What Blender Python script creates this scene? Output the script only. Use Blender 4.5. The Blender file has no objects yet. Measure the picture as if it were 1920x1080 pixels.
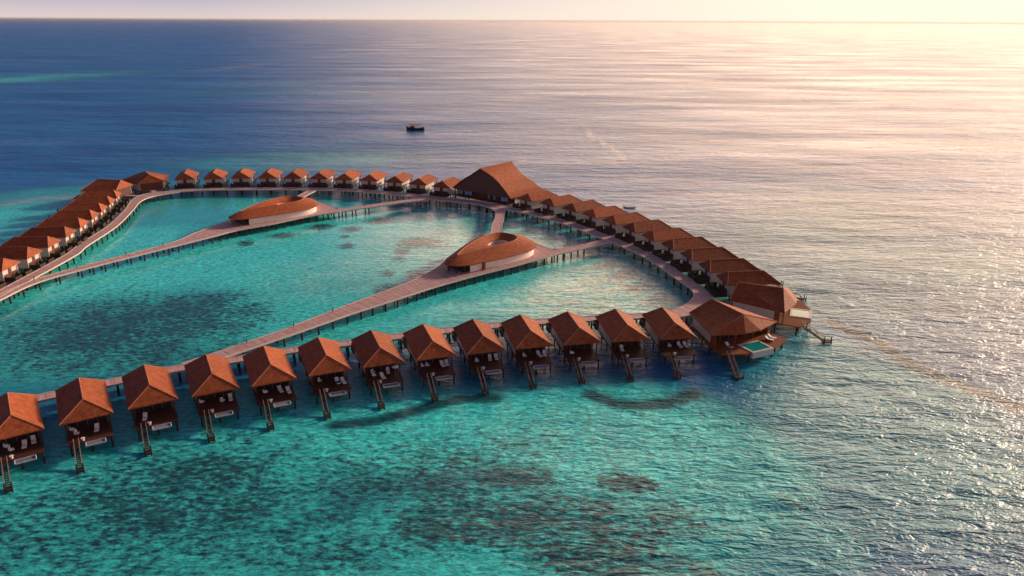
import bpy, bmesh, math, random
import numpy as np
from mathutils import Vector, Matrix
random.seed(7)
R = math.radians
scn = bpy.context.scene
COL = scn.collection

# ---------------------------------------------------------------- camera, sky, sun, exposure
cam_d = bpy.data.cameras.new('camera')
cam_d.sensor_width = 36.0
cam_d.lens = 36.0 * 1423.0 / 1920.0
cam_d.clip_start = 1.0
cam_d.clip_end = 200000.0
cam = bpy.data.objects.new('camera', cam_d)
COL.objects.link(cam)
PITCH = math.atan(502.0 / 1423.0)
cam.matrix_world = Matrix.Translation((0, 0, 72.0)) @ Matrix.Rotation(math.pi / 2 - PITCH, 4, 'X') @ Matrix.Rotation(R(0.3), 4, 'Z')
scn.camera = cam

SUN_EL, SUN_AZ, GLOW_AZ = 16.5, 54.0, 42.0          # elevation, bearings to the right of the view direction (+Y)
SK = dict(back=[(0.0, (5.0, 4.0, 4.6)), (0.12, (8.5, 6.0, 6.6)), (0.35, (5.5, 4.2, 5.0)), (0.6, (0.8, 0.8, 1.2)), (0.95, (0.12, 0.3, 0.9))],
          g0=0.45, g1=0.93, gp=1.15, veil=0.9,
          away=[(0.0, (8.2, 6.8, 6.6)), (0.025, (5.0, 4.7, 5.9)), (0.05, (0.9, 2.2, 5.4)), (0.15, (0.5, 1.5, 4.4)), (0.3, (0.9, 1.2, 2.6)), (0.5, (0.8, 0.8, 1.5)), (0.9, (0.12, 0.3, 0.9))],
          near=[(0.0, (11.8, 10.0, 8.2)), (0.035, (12.0, 10.0, 8.2)), (0.10, (76.0, 50.5, 33.0)), (0.28, (92.0, 58.5, 36.0)), (0.37, (50.0, 32.0, 20.0)), (0.46, (8.0, 6.4, 5.4)), (0.85, (0.3, 0.4, 0.9))])
world = bpy.data.worlds.new('World')
scn.world = world
world.use_nodes = True
wn = world.node_tree
WN, WL = wn.nodes, wn.links
sky = WN.new('ShaderNodeTexSky')
sky.sky_type = 'NISHITA'
sky.sun_disc = False
sky.sun_elevation = R(SUN_EL)
sky.sun_rotation = R(SUN_AZ)
sky.altitude = 0.0
sky.air_density = 1.0
sky.dust_density = 1.0
sky.ozone_density = 1.5
bg = WN['Background']
bg.inputs['Strength'].default_value = 0.065
# thin evening overcast in front of the clear sky: cream towards the sun, lavender away from it, blue overhead
def wmath(op, a, c=None, d=None, clamp=False):
    n = WN.new('ShaderNodeMath'); n.operation = op; n.use_clamp = clamp
    for i, v in enumerate((a, c, d)):
        if v is None: continue
        if isinstance(v, (int, float)): n.inputs[i].default_value = v
        else: WL.new(v, n.inputs[i])
    return n.outputs[0]
def wmix(f, a, c, mode='MIX'):
    n = WN.new('ShaderNodeMix'); n.data_type = 'RGBA'; n.blend_type = mode
    for s, v in ((0, f), (6, a), (7, c)):
        if isinstance(v, (int, float)): n.inputs[s].default_value = v
        elif isinstance(v, tuple): n.inputs[s].default_value = (*v, 1)
        else: WL.new(v, n.inputs[s])
    return n.outputs[2]
wtc = WN.new('ShaderNodeTexCoord')
wdot = WN.new('ShaderNodeVectorMath'); wdot.operation = 'DOT_PRODUCT'
WL.new(wtc.outputs['Generated'], wdot.inputs[0])
wdot.inputs[1].default_value = (math.sin(R(GLOW_AZ)), math.cos(R(GLOW_AZ)), 0.0)
wsep = WN.new('ShaderNodeSeparateXYZ'); WL.new(wtc.outputs['Generated'], wsep.inputs[0])
wel = wmath('MAXIMUM', wsep.outputs['Z'], 0.0)
wlow = wmath('MULTIPLY_ADD', wmath('MAXIMUM', wmath('SUBTRACT', wel, 0.1), 0.0), -0.4, wdot.outputs['Value'])
wglow = wmath('MULTIPLY_ADD', wlow, 1.0 / (SK['g1'] - SK['g0']), -SK['g0'] / (SK['g1'] - SK['g0']), clamp=True)
wglow = wmath('POWER', wglow, SK['gp'])
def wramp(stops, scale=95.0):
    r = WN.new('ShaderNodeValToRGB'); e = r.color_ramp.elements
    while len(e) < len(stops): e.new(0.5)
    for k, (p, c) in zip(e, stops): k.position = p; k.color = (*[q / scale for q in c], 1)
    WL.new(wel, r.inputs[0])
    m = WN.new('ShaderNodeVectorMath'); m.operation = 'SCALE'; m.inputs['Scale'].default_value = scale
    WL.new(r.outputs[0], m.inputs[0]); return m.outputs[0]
veil = wmix(wglow, wramp(SK['away']), wramp(SK['near']))
# pink fill added to the sky behind the camera, brightening camera-facing sides
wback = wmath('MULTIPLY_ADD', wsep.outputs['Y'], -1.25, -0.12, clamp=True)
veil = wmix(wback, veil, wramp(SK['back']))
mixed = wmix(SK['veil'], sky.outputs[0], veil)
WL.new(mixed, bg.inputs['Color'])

sun_d = bpy.data.lights.new('sun', 'SUN')
sun_d.energy = 3.2
sun_d.angle = R(5.0)      # veiled by thin haze
sun_d.color = (1.0, 0.77, 0.55)
sun = bpy.data.objects.new('sun', sun_d)
COL.objects.link(sun)
sdir = Vector((math.sin(R(SUN_AZ)) * math.cos(R(SUN_EL)), math.cos(R(SUN_AZ)) * math.cos(R(SUN_EL)), math.sin(R(SUN_EL))))
sun.rotation_euler = sdir.to_track_quat('Z', 'Y').to_euler()
sun.location = (150, 150, 200)

scn.view_settings.view_transform = 'Standard'
scn.view_settings.look = 'None'
scn.view_settings.exposure = 0.65
scn.view_settings.gamma = 1.0
scn.cycles.max_bounces = 6
scn.cycles.sample_clamp_indirect = 4.0
scn.cycles.use_denoising = True

# ---------------------------------------------------------------- helpers
def tag(o, label=None, cat=None, group=None, kind=None):
    if label: o['label'] = label
    if cat: o['category'] = cat
    if group: o['group'] = group
    if kind: o['kind'] = kind
    return o

def thing(name, label, cat, loc=(0, 0, 0), rz=0.0, group=None):
    o = bpy.data.objects.new(name, None)
    o.empty_display_size = 0.5
    COL.objects.link(o)
    o.location = loc
    o.rotation_euler = (0, 0, rz)
    return tag(o, label, cat, group)

class MB:
    """collects vertices and faces of one part"""
    def __init__(s): s.v, s.f = [], []
    def add(s, vs, fs):
        n = len(s.v)
        s.v += [tuple(p) for p in vs]
        s.f += [tuple(i + n for i in f) for f in fs]
        return s
    def box(s, x0, x1, y0, y1, z0, z1):
        vs = [(x0, y0, z0), (x1, y0, z0), (x1, y1, z0), (x0, y1, z0), (x0, y0, z1), (x1, y0, z1), (x1, y1, z1), (x0, y1, z1)]
        return s.add(vs, [(3, 2, 1, 0), (4, 5, 6, 7), (0, 1, 5, 4), (1, 2, 6, 5), (2, 3, 7, 6), (3, 0, 4, 7)])
    def bar(s, a, b, w, h=None):
        a, b = Vector(a), Vector(b); h = h or w
        d = (b - a).normalized()
        up = Vector((0, 0, 1)) if abs(d.z) < 0.99 else Vector((0, 1, 0))
        x = d.cross(up).normalized() * (w / 2); y = x.cross(d).normalized() * (h / 2)
        vs = [p + q for p in (a, b) for q in (-x - y, x - y, x + y, -x + y)]
        return s.add(vs, [(3, 2, 1, 0), (4, 5, 6, 7), (0, 1, 5, 4), (1, 2, 6, 5), (2, 3, 7, 6), (3, 0, 4, 7)])
    def tube(s, a, b, r0, r1=None, n=10):
        a, b = Vector(a), Vector(b); r1 = r0 if r1 is None else r1
        d = (b - a).normalized()
        up = Vector((0, 0, 1)) if abs(d.z) < 0.99 else Vector((0, 1, 0))
        x = d.cross(up).normalized(); y = x.cross(d).normalized()
        vs = []
        for p, r in ((a, r0), (b, r1)):
            for i in range(n):
                t = 2 * math.pi * i / n
                vs.append(p + x * (r * math.cos(t)) + y * (r * math.sin(t)))
        fs = [(i, (i + 1) % n, n + (i + 1) % n, n + i) for i in range(n)] + [tuple(range(n - 1, -1, -1)), tuple(range(n, 2 * n))]
        return s.add(vs, fs)
    def prism(s, poly, z0, z1):
        n = len(poly)
        vs = [(p[0], p[1], z0) for p in poly] + [(p[0], p[1], z1) for p in poly]
        fs = [tuple(range(n - 1, -1, -1)), tuple(range(n, 2 * n))] + [(i, (i + 1) % n, n + (i + 1) % n, n + i) for i in range(n)]
        return s.add(vs, fs)
    def slab(s, faces, t):
        """thickened sheet: faces are lists of 3-D points seen from above; each gets its own underside"""
        for f in faces:
            n = len(f)
            vs = [tuple(p) for p in f] + [(p[0], p[1], p[2] - t) for p in f]
            fs = [tuple(range(n)), tuple(range(2 * n - 1, n - 1, -1))]
            s.add(vs, fs)
        return s
    def build(s, name, m, parent=None, smooth=False):
        me = bpy.data.meshes.new(name)
        me.from_pydata(s.v, [], s.f)
        bm = bmesh.new(); bm.from_mesh(me)
        bmesh.ops.recalc_face_normals(bm, faces=bm.faces)
        bm.to_mesh(me); bm.free()
        if smooth:
            for p in me.polygons: p.use_smooth = True
        me.materials.append(m)
        o = bpy.data.objects.new(name, me)
        COL.objects.link(o)
        if parent: o.parent = parent
        return o

def kids(o):
    return [c for c in bpy.data.objects if c.parent == o]

def copy_tree(o, parent=None, _map=None):
    if _map is None:
        _map = {}
        for c in bpy.data.objects:
            if c.parent: _map.setdefault(c.parent.name, []).append(c)
    c = o.copy(); COL.objects.link(c); c.parent = parent
    for ch in _map.get(o.name, []): copy_tree(ch, c, _map)
    return c

ORD = ['first', 'second', 'third', 'fourth', 'fifth', 'sixth', 'seventh', 'eighth', 'ninth', 'tenth', 'eleventh', 'twelfth', 'thirteenth',
       'fourteenth', 'fifteenth', 'sixteenth', 'seventeenth', 'eighteenth', 'nineteenth', 'twentieth']

# ---------------------------------------------------------------- materials
def mat(name, col, rough=0.7, spec=0.3, var=0.25, scale=1.2, streak=None, bump=0.0, metallic=0.0):
    m = bpy.data.materials.new(name); m.use_nodes = True
    nt = m.node_tree; N = nt.nodes; L = nt.links
    b = N['Principled BSDF']
    b.inputs['Roughness'].default_value = rough
    b.inputs['Specular IOR Level'].default_value = spec
    b.inputs['Metallic'].default_value = metallic
    tc = N.new('ShaderNodeTexCoord')
    mp = N.new('ShaderNodeMapping')
    if streak: mp.inputs['Scale'].default_value = streak
    L.new(tc.outputs['Object'], mp.inputs['Vector'])
    oi = N.new('ShaderNodeObjectInfo')
    ad = N.new('ShaderNodeVectorMath'); ad.operation = 'ADD'
    ml = N.new('ShaderNodeVectorMath'); ml.operation = 'SCALE'; ml.inputs['Scale'].default_value = 37.0
    cmb = N.new('ShaderNodeCombineXYZ')
    for i in range(3): L.new(oi.outputs['Random'], cmb.inputs[i])
    L.new(cmb.outputs[0], ml.inputs[0]); L.new(mp.outputs[0], ad.inputs[0]); L.new(ml.outputs[0], ad.inputs[1])
    nz = N.new('ShaderNodeTexNoise'); nz.inputs['Scale'].default_value = scale; nz.inputs['Detail'].default_value = 6.0
    nz.inputs['Roughness'].default_value = 0.65
    L.new(ad.outputs[0], nz.inputs['Vector'])
    cr = N.new('ShaderNodeValToRGB')
    cr.color_ramp.elements[0].position = 0.3; cr.color_ramp.elements[1].position = 0.72
    cr.color_ramp.elements[0].color = (*[c * (1 - var) for c in col], 1)
    cr.color_ramp.elements[1].color = (*[min(1, c * (1 + var)) for c in col], 1)
    L.new(nz.outputs['Fac'], cr.inputs[0])
    # each object a slightly different tone
    hv = N.new('ShaderNodeHueSaturation')
    mr = N.new('ShaderNodeMapRange'); mr.inputs['To Min'].default_value = 1 - var * 0.5; mr.inputs['To Max'].default_value = 1 + var * 0.5
    L.new(oi.outputs['Random'], mr.inputs['Value']); L.new(mr.outputs[0], hv.inputs['Value'])
    L.new(cr.outputs[0], hv.inputs['Color']); L.new(hv.outputs[0], b.inputs['Base Color'])
    if bump:
        bp = N.new('ShaderNodeBump'); bp.inputs['Strength'].default_value = bump; bp.inputs['Distance'].default_value = 0.05
        L.new(nz.outputs['Fac'], bp.inputs['Height']); L.new(bp.outputs[0], b.inputs['Normal'])
    return m

def shingle_mat(name, col, var=0.4):
    m = mat(name, col, rough=0.75, spec=0.25, var=var, scale=0.9, bump=0.0)
    nt = m.node_tree; N = nt.nodes; L = nt.links
    b = N['Principled BSDF']; tc = N.new('ShaderNodeTexCoord')
    sx = N.new('ShaderNodeSeparateXYZ'); L.new(tc.outputs['Object'], sx.inputs[0])
    wv = N.new('ShaderNodeMath'); wv.operation = 'MULTIPLY'; wv.inputs[1].default_value = 2 * math.pi / 0.16   # courses rise 16 cm apart
    L.new(sx.outputs['Z'], wv.inputs[0])
    sn = N.new('ShaderNodeMath'); sn.operation = 'SINE'; L.new(wv.outputs[0], sn.inputs[0])
    nz = N.new('ShaderNodeTexNoise'); nz.inputs['Scale'].default_value = 4.0; nz.inputs['Detail'].default_value = 4
    L.new(tc.outputs['Object'], nz.inputs['Vector'])
    mx = N.new('ShaderNodeMath'); mx.operation = 'MULTIPLY_ADD'; mx.inputs[1].default_value = 0.06
    L.new(sn.outputs[0], mx.inputs[0]); L.new(nz.outputs['Fac'], mx.inputs[2])
    fz = N.new('ShaderNodeTexNoise'); fz.inputs['Scale'].default_value = 2.6; fz.inputs['Detail'].default_value = 7; fz.inputs['Roughness'].default_value = 0.75
    L.new(tc.outputs['Object'], fz.inputs['Vector'])
    fm_ = N.new('ShaderNodeMapRange'); fm_.inputs['From Min'].default_value = 0.35; fm_.inputs['From Max'].default_value = 0.65
    fm_.inputs['To Min'].default_value = 0.68; fm_.inputs['To Max'].default_value = 1.25; L.new(fz.outputs['Fac'], fm_.inputs['Value'])
    src = b.inputs['Base Color'].links[0].from_socket
    vm = N.new('ShaderNodeVectorMath'); vm.operation = 'SCALE'; L.new(src, vm.inputs[0]); L.new(fm_.outputs[0], vm.inputs['Scale'])
    L.new(vm.outputs[0], b.inputs['Base Color'])
    bp = N.new('ShaderNodeBump'); bp.inputs['Strength'].default_value = 0.5; bp.inputs['Distance'].default_value = 0.08
    L.new(mx.outputs[0], bp.inputs['Height']); L.new(bp.outputs[0], b.inputs['Normal'])
    return m

M = {}
M['shingle'] = shingle_mat('roof_shingle', (0.29, 0.067, 0.021))
M['ridge'] = mat('ridge_tile', (0.36, 0.13, 0.07), var=0.2)
M['gable'] = mat('dark_gable_timber', (0.10, 0.04, 0.032), var=0.3, scale=2)
M['white'] = mat('white_render', (0.50, 0.45, 0.43), rough=0.8, var=0.08, scale=0.7)
M['cream'] = mat('cream_render', (0.80, 0.68, 0.61), rough=0.8, var=0.06, scale=0.5)
M['wood'] = mat('dark_deck_wood', (0.09, 0.026, 0.016), rough=0.65, var=0.35, scale=1.5, streak=(1, 6, 1))
M['post'] = mat('dark_pile_wood', (0.035, 0.018, 0.014), rough=0.8, var=0.3, scale=2, streak=(4, 4, 0.6))
M['board'] = mat('weathered_boardwalk', (0.50, 0.30, 0.31), rough=0.75, var=0.22, scale=0.8)
M['rim'] = mat('pale_edge_beam', (0.55, 0.42, 0.38), rough=0.7, var=0.15, scale=1.0)
M['brown'] = mat('oiled_brown_timber', (0.22, 0.062, 0.022), rough=0.85, spec=0.12, var=0.3, scale=2, streak=(5, 5, 0.5))
M['rail'] = mat('weathered_handrail', (0.34, 0.20, 0.15), rough=0.6, var=0.2)
M['glass'] = mat('dark_glass', (0.02, 0.02, 0.025), rough=0.08, spec=0.6, var=0.2)
M['skyglass'] = mat('sky_reflection_glass', (0.16, 0.27, 0.42), rough=0.1, spec=0.8, var=0.15)  # blue of the reflected sky painted into the pane colour
M['fabric'] = mat('white_fabric', (0.72, 0.68, 0.70), rough=0.9, var=0.06, scale=3)
M['blue'] = mat('blue_towel', (0.03, 0.09, 0.38), rough=0.9, var=0.15, scale=4)
M['net'] = mat('grey_rope_net', (0.17, 0.19, 0.26), rough=0.85, var=0.35, scale=9)
M['pool'] = mat('pool_water', (0.012, 0.27, 0.27), rough=0.06, spec=0.5, var=0.2, scale=0.7)
M['coping'] = mat('pale_pool_coping', (0.58, 0.54, 0.50), rough=0.6, var=0.1)
M['hull'] = mat('dark_hull_paint', (0.012, 0.016, 0.035), rough=0.45, var=0.3)
M['canopy'] = mat('brown_canopy', (0.12, 0.045, 0.04), rough=0.8, var=0.25)
M['pale'] = mat('pale_boat_paint', (0.62, 0.62, 0.62), rough=0.5, var=0.1)
M['grey'] = mat('blue_grey_paint', (0.22, 0.26, 0.34), rough=0.5, var=0.2)
M['lamp'] = mat('dark_metal', (0.03, 0.025, 0.025), rough=0.5, var=0.2)
M['frame'] = mat('grey_rope_frame', (0.36, 0.34, 0.37), rough=0.8, var=0.15)
M['foliage'] = mat('dark_green_leaves', (0.03, 0.055, 0.02), rough=0.7, var=0.5, scale=6)

def plank_mat(m):
    """boards laid across the walk: tone changes from board to board, dark joints every few metres"""
    nt = m.node_tree; N = nt.nodes; L = nt.links; b = N['Principled BSDF']
    at = N.new('ShaderNodeAttribute'); at.attribute_name = 'along'
    n1 = N.new('ShaderNodeTexNoise'); n1.noise_dimensions = '1D'; n1.inputs['Scale'].default_value = 0.9; n1.inputs['Detail'].default_value = 5; n1.inputs['Roughness'].default_value = 0.8
    L.new(at.outputs['Fac'], n1.inputs['W'])
    mr = N.new('ShaderNodeMapRange'); mr.inputs['From Min'].default_value = 0.3; mr.inputs['From Max'].default_value = 0.7; mr.inputs['To Min'].default_value = 0.72; mr.inputs['To Max'].default_value = 1.22
    L.new(n1.outputs['Fac'], mr.inputs['Value'])
    dv = N.new('ShaderNodeMath'); dv.operation = 'DIVIDE'; dv.inputs[1].default_value = 3.0; L.new(at.outputs['Fac'], dv.inputs[0])
    fr = N.new('ShaderNodeMath'); fr.operation = 'FRACT'; L.new(dv.outputs[0], fr.inputs[0])
    gt = N.new('ShaderNodeMath'); gt.operation = 'GREATER_THAN'; gt.inputs[1].default_value = 0.07; L.new(fr.outputs[0], gt.inputs[0])
    ma = N.new('ShaderNodeMath'); ma.operation = 'MULTIPLY_ADD'; ma.inputs[1].default_value = 0.35; ma.inputs[2].default_value = 0.65; L.new(gt.outputs[0], ma.inputs[0])
    mu = N.new('ShaderNodeMath'); mu.operation = 'MULTIPLY'; L.new(ma.outputs[0], mu.inputs[0]); L.new(mr.outputs[0], mu.inputs[1])
    src = b.inputs['Base Color'].links[0].from_socket
    vm = N.new('ShaderNodeVectorMath'); vm.operation = 'SCALE'; L.new(src, vm.inputs[0]); L.new(mu.outputs[0], vm.inputs['Scale'])
    L.new(vm.outputs[0], b.inputs['Base Color'])
M['bridge'] = mat('weathered_bridge', (0.50, 0.29, 0.29), rough=0.75, var=0.22)
plank_mat(M['board'])
SHALLOW = [(-29.9, 88.0, 24.6, 10.3, -0.261, 0.74),
 (-123.3, 229.4, 53.7, 48.7, -0.452, 1),
 (-72.1, 246.5, 51.3, 60.2, -0.261, 1),
 (-29.3, 250.2, 45.8, 51.2, -0.107, 1),
 (14.0, 209.6, 50.3, 35.2, 0.058, 0.95),
 (-47.6, 186.0, 57.7, 27.4, -0.223, 0.85),
 (-102.6, 178.4, 42.7, 42.9, -0.468, 0.7),
 (-52.1, 115.4, 55.8, 26.7, -0.357, 0.8),
 (15.9, 123.6, 31.9, 22.7, 0.104, 1),
 (-15.7, 123.7, 29.2, 17.2, -0.107, 1),
 (-55.8, 93.5, 38.6, 17.3, -0.441, 0.72),
 (3.4, 94.0, 37.3, 15.8, 0.025, 0.78),
 (34.0, 112.8, 20.5, 24.8, 0.239, 0.7),
 (36.9, 95.0, 20.5, 14.3, 0.294, 0.5),
 (64.4, 154.4, 18.6, 31.8, 0.342, 0.4),
 (67.7, 122.4, 33.9, 49.2, 0.427, 0.42),
 (114.1, 235.6, 62.3, 109.8, 0.411, 0.34),
 (-180.6, 270.6, 24.7, 48.1, -0.549, 0.85),
 (-135.5, 298.7, 31.1, 57.7, -0.397, 0.6),
 (-97.1, 306.9, 30.4, 29.7, -0.285, 0.75),
 (-59.6, 319.1, 22.7, 18.8, -0.172, 0.6),
 (-115.5, 408.9, 73.8, 37.0, -0.261, 0.42),
 (-190.8, 317.1, 49.0, 30.1, -0.509, 0.45),
 (-606.9, 1001.1, 110.7, 74.1, -0.534, 0.75),
 (-256.5, 850.3, 102.2, 69.0, -0.285, 0.28),
 (24.2, 280.0, 18.1, 32.1, 0.078, 0.6),
 (70.6, 247.9, 21.4, 39.4, 0.251, 0.3)]
REEF = [(-91.2, 168.6, 37.6, 30.1, -0.441, 0.95),
 (-72.2, 180.2, 14.8, 19.3, -0.339, 0.85),
 (-42.1, 99.7, 66.1, 21.0, -0.327, 0.85),
 (-87.9, 185.2, 23.4, 17.4, -0.397, 1),
 (-101.9, 171.9, 33.1, 31.7, -0.478, 1),
 (-69.9, 173.7, 16.9, 21.7, -0.339, 0.7),
 (-105.2, 151.1, 16.2, 15.7, -0.539, 0.7),
 (-127.5, 179.4, 8.0, 21.3, -0.558, 0.6),
 (-57.0, 101.6, 34.5, 19.6, -0.425, 0.95),
 (-70.6, 96.0, 17.3, 18.9, -0.529, 0.6),
 (-17.7, 109.1, 26.5, 11.8, -0.133, 0.95),
 (-0.7, 109.5, 9.8, 4.7, -0.008, 1.15),
 (19.5, 107.3, 7.0, 3.4, 0.143, 1.1),
 (7.7, 107.6, 5.3, 2.8, 0.055, 0.8),
 (43.9, 101.6, 6.3, 6.6, 0.33, 0.6),
 (8.3, 97.2, 27.4, 10.4, 0.064, 1.0),
 (-8.7, 96.8, 18.5, 9.1, -0.075, 0.95),
 (14.6, 89.0, 19.7, 7.4, 0.124, 1.0),
 (-27.3, 89.9, 22.8, 8.3, -0.236, 0.85),
 (24.5, 89.0, 15.1, 6.9, 0.207, 0.45),
 (40.2, 111.9, 8.2, 3.4, 0.282, 0.25),
 (-184.7, 277.3, 13.8, 20.4, -0.549, 0.5),
 (-187.2, 345.8, 63.0, 18.7, -0.468, 0.25),
 (-58.7, 267.4, 4.7, 4.6, -0.199, 1.1),
 (-55.7, 245.4, 3.4, 4.9, -0.204, 1.1),
 (-58.7, 257.3, 2.3, 3.2, -0.206, 1.1),
 (-49.8, 279.3, 6.0, 6.1, -0.163, 1.1),
 (-36.3, 238.9, 3.5, 5.5, -0.138, 1.1),
 (-36.2, 230.6, 3.0, 3.4, -0.142, 1.1),
 (-37.7, 216.6, 3.0, 3.9, -0.156, 1.1),
 (-34.6, 201.5, 5.3, 6.1, -0.153, 1.1),
 (-27.8, 215.3, 5.2, 6.1, -0.117, 1.1),
 (-31.3, 250.5, 9.8, 8.0, -0.115, 1.1),
 (-70.6, 270.2, 5.8, 5.8, -0.236, 1.1),
 (-81.3, 258.2, 6.6, 4.4, -0.28, 1.1),
 (-90.9, 248.6, 3.4, 4.1, -0.322, 1.1),
 (-21.5, 268.4, 9.7, 10.5, -0.075, 0.5),
 (17.0, 188.4, 12.8, 7.2, 0.078, 0.8),
 (34.4, 210.7, 11.0, 9.8, 0.143, 0.4),
 (41.5, 198.2, 4.5, 4.4, 0.182, 0.3)]
SAND = [(-20.4, 253.3, 20.1, 28.1, -0.075, 0.55),
 (-35.6, 242.9, 15.8, 25.0, -0.133, 0.35),
 (31.4, 211.7, 20.3, 24.4, 0.13, 0.75),
 (14.7, 196.5, 13.2, 14.9, 0.064, 0.7),
 (39.0, 192.2, 10.1, 10.4, 0.175, 0.6),
 (18.5, 189.6, 10.7, 5.6, 0.084, 0.7),
 (-52.5, 214.4, 18.9, 20.3, -0.217, 0.3),
 (61.8, 443.8, 12.5, 19.2, 0.13, 0.15),
 (-200.7, 310.8, 22.0, 5.7, -0.539, 0.6),
 (15.5, 119.5, 19.1, 12.7, 0.104, 0.2),
 (3.5, 242.6, 10.6, 18.6, 0.012, 0.5)]
BANDS = [([(-33.0, 126.0),
 (-26.2, 127.5),
 (-20.6, 130.7),
 (-14.7, 134.4),
 (-9.6, 137.0),
 (-3.7, 137.1)], 2.0, 1.0),
 ([(16.4, 138.9),
 (20.4, 135.5),
 (25.5, 134.2),
 (32.2, 135.9),
 (37.3, 139.6)], 2.2, 0.95),
 ([(81.3, 178.9),
 (86.8, 167.1),
 (89.6, 152.4),
 (94.5, 144.1),
 (100.6, 134.2)], 2.2, 0.9)]
FOAM = [([(-0.4, 406.1),
 (23.3, 421.9),
 (47.1, 422.6),
 (61.2, 396.8)], 1.6, 0.5),
 ([(51.4, 514.9),
 (58.3, 466.8),
 (63.0, 412.9)], 2.0, 0.9),
 ([(-486.0, 1134.7),
 (-439.4, 1244.4),
 (-374.0, 1377.8)], 10, 0.5),
 ([(-597.3, 1057.9),
 (-513.6, 1033.2)], 12, 0.3)]

# ---------------------------------------------------------------- the sea
def smooth(t):
    t = np.clip(t, 0, 1); return t * t * (3 - 2 * t)

def ellipses(X, Y, lst, soft=0.55):
    out = np.zeros_like(X)
    for (cx, cy, rx, ry, an, s) in lst:
        dx, dy = X - cx, Y - cy
        u = dx * math.cos(an) - dy * math.sin(an)
        v = dx * math.sin(an) + dy * math.cos(an)
        d = np.sqrt((u / rx) ** 2 + (v / ry) ** 2)
        out = np.maximum(out, s * smooth((1.0 + soft - d) / (2 * soft)))
    return out

def bands(X, Y, lst):
    out = np.zeros_like(X)
    for pts, w, s in lst:
        for (x0, y0), (x1, y1) in zip(pts[:-1], pts[1:]):
            dx, dy = x1 - x0, y1 - y0
            t = np.clip(((X - x0) * dx + (Y - y0) * dy) / (dx * dx + dy * dy), 0, 1)
            d = np.hypot(X - x0 - t * dx, Y - y0 - t * dy)
            out = np.maximum(out, s * smooth((1.5 * w - d) / w))
    return out

LAGOON = [(-150, 150), (-136, 194), (-137, 236), (-147, 290), (-140, 318), (-92, 323), (-52, 315), (-10, 294), (19, 266), (43, 221), (49, 195), (41, 180), (-15, 166), (-60, 150), (-100, 126)]
def inside(X, Y, poly):
    c = np.zeros(X.shape, bool); n = len(poly)
    for i in range(n):
        (x0, y0), (x1, y1) = poly[i], poly[(i + 1) % n]
        k = ((y0 > Y) != (y1 > Y)) & (X < (x1 - x0) * (Y - y0) / (y1 - y0 + 1e-9) + x0)
        c ^= k
    return c

def build_water():
    def axis(a, b, step, far):
        mid = list(np.arange(a, b + step, step)); lo, hi = [], []
        s, p = step, a
        while p > -far: s *= 1.22; p -= s; lo.append(p)
        s, p = step, mid[-1]
        while p < far: s *= 1.22; p += s; hi.append(p)
        return np.array(lo[::-1] + mid + hi)
    xs = axis(-215, 225, 1.15, 90000.0); ys = axis(70, 330, 1.15, 90000.0)
    X, Y = np.meshgrid(xs, ys); nx, ny = len(xs), len(ys)
    V = np.stack([X.ravel(), Y.ravel(), np.zeros(X.size)], 1).astype(np.float32)
    i = np.arange(nx * ny).reshape(ny, nx)
    F = np.stack([i[:-1, :-1].ravel(), i[:-1, 1:].ravel(), i[1:, 1:].ravel(), i[1:, :-1].ravel()], 1).astype(np.int32)
    me = bpy.data.meshes.new('sea_water')
    me.vertices.add(len(V)); me.vertices.foreach_set('co', V.ravel())
    me.loops.add(F.size); me.loops.foreach_set('vertex_index', F.ravel())
    me.polygons.add(len(F)); me.polygons.foreach_set('loop_start', np.arange(0, F.size, 4, dtype=np.int32))
    me.update(calc_edges=True)
    sh = ellipses(X, Y, SHALLOW, 0.5)
    rf = np.clip(ellipses(X, Y, REEF, 0.85), 0, 1.2)
    bd = bands(X, Y, BANDS)
    sd = ellipses(X, Y, SAND, 0.7)
    fo = bands(X, Y, FOAM)
    lag = inside(X, Y, LAGOON).astype(float)
    for _ in range(40):
        lag[1:-1, 1:-1] = (lag[1:-1, 1:-1] * 2 + lag[:-2, 1:-1] + lag[2:, 1:-1] + lag[1:-1, :-2] + lag[1:-1, 2:]) / 6
    wv = smooth((X + 0.25 * (Y - 150) + 40) / 110)          # open windward side has the higher ripples
    wv = np.where(Y > 330, np.maximum(wv, smooth((Y - 330) / 80) * 0.8), wv)
    a = me.attributes.new('bed', 'FLOAT_COLOR', 'POINT')
    C = np.stack([sh.ravel(), rf.ravel() / 1.2, sd.ravel(), bd.ravel()], 1).astype(np.float32)
    a.data.foreach_set('color', C.ravel())
    a2 = me.attributes.new('surface', 'FLOAT_COLOR', 'POINT')
    C2 = np.stack([lag.ravel(), fo.ravel(), wv.ravel(), np.ones(X.size)], 1).astype(np.float32)
    a2.data.foreach_set('color', C2.ravel())
    m = water_mat()
    me.materials.append(m)
    o = bpy.data.objects.new('sea_water', me); COL.objects.link(o)
    return tag(o, kind='structure', label='turquoise lagoon and deep blue sea reaching to the horizon')

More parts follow.
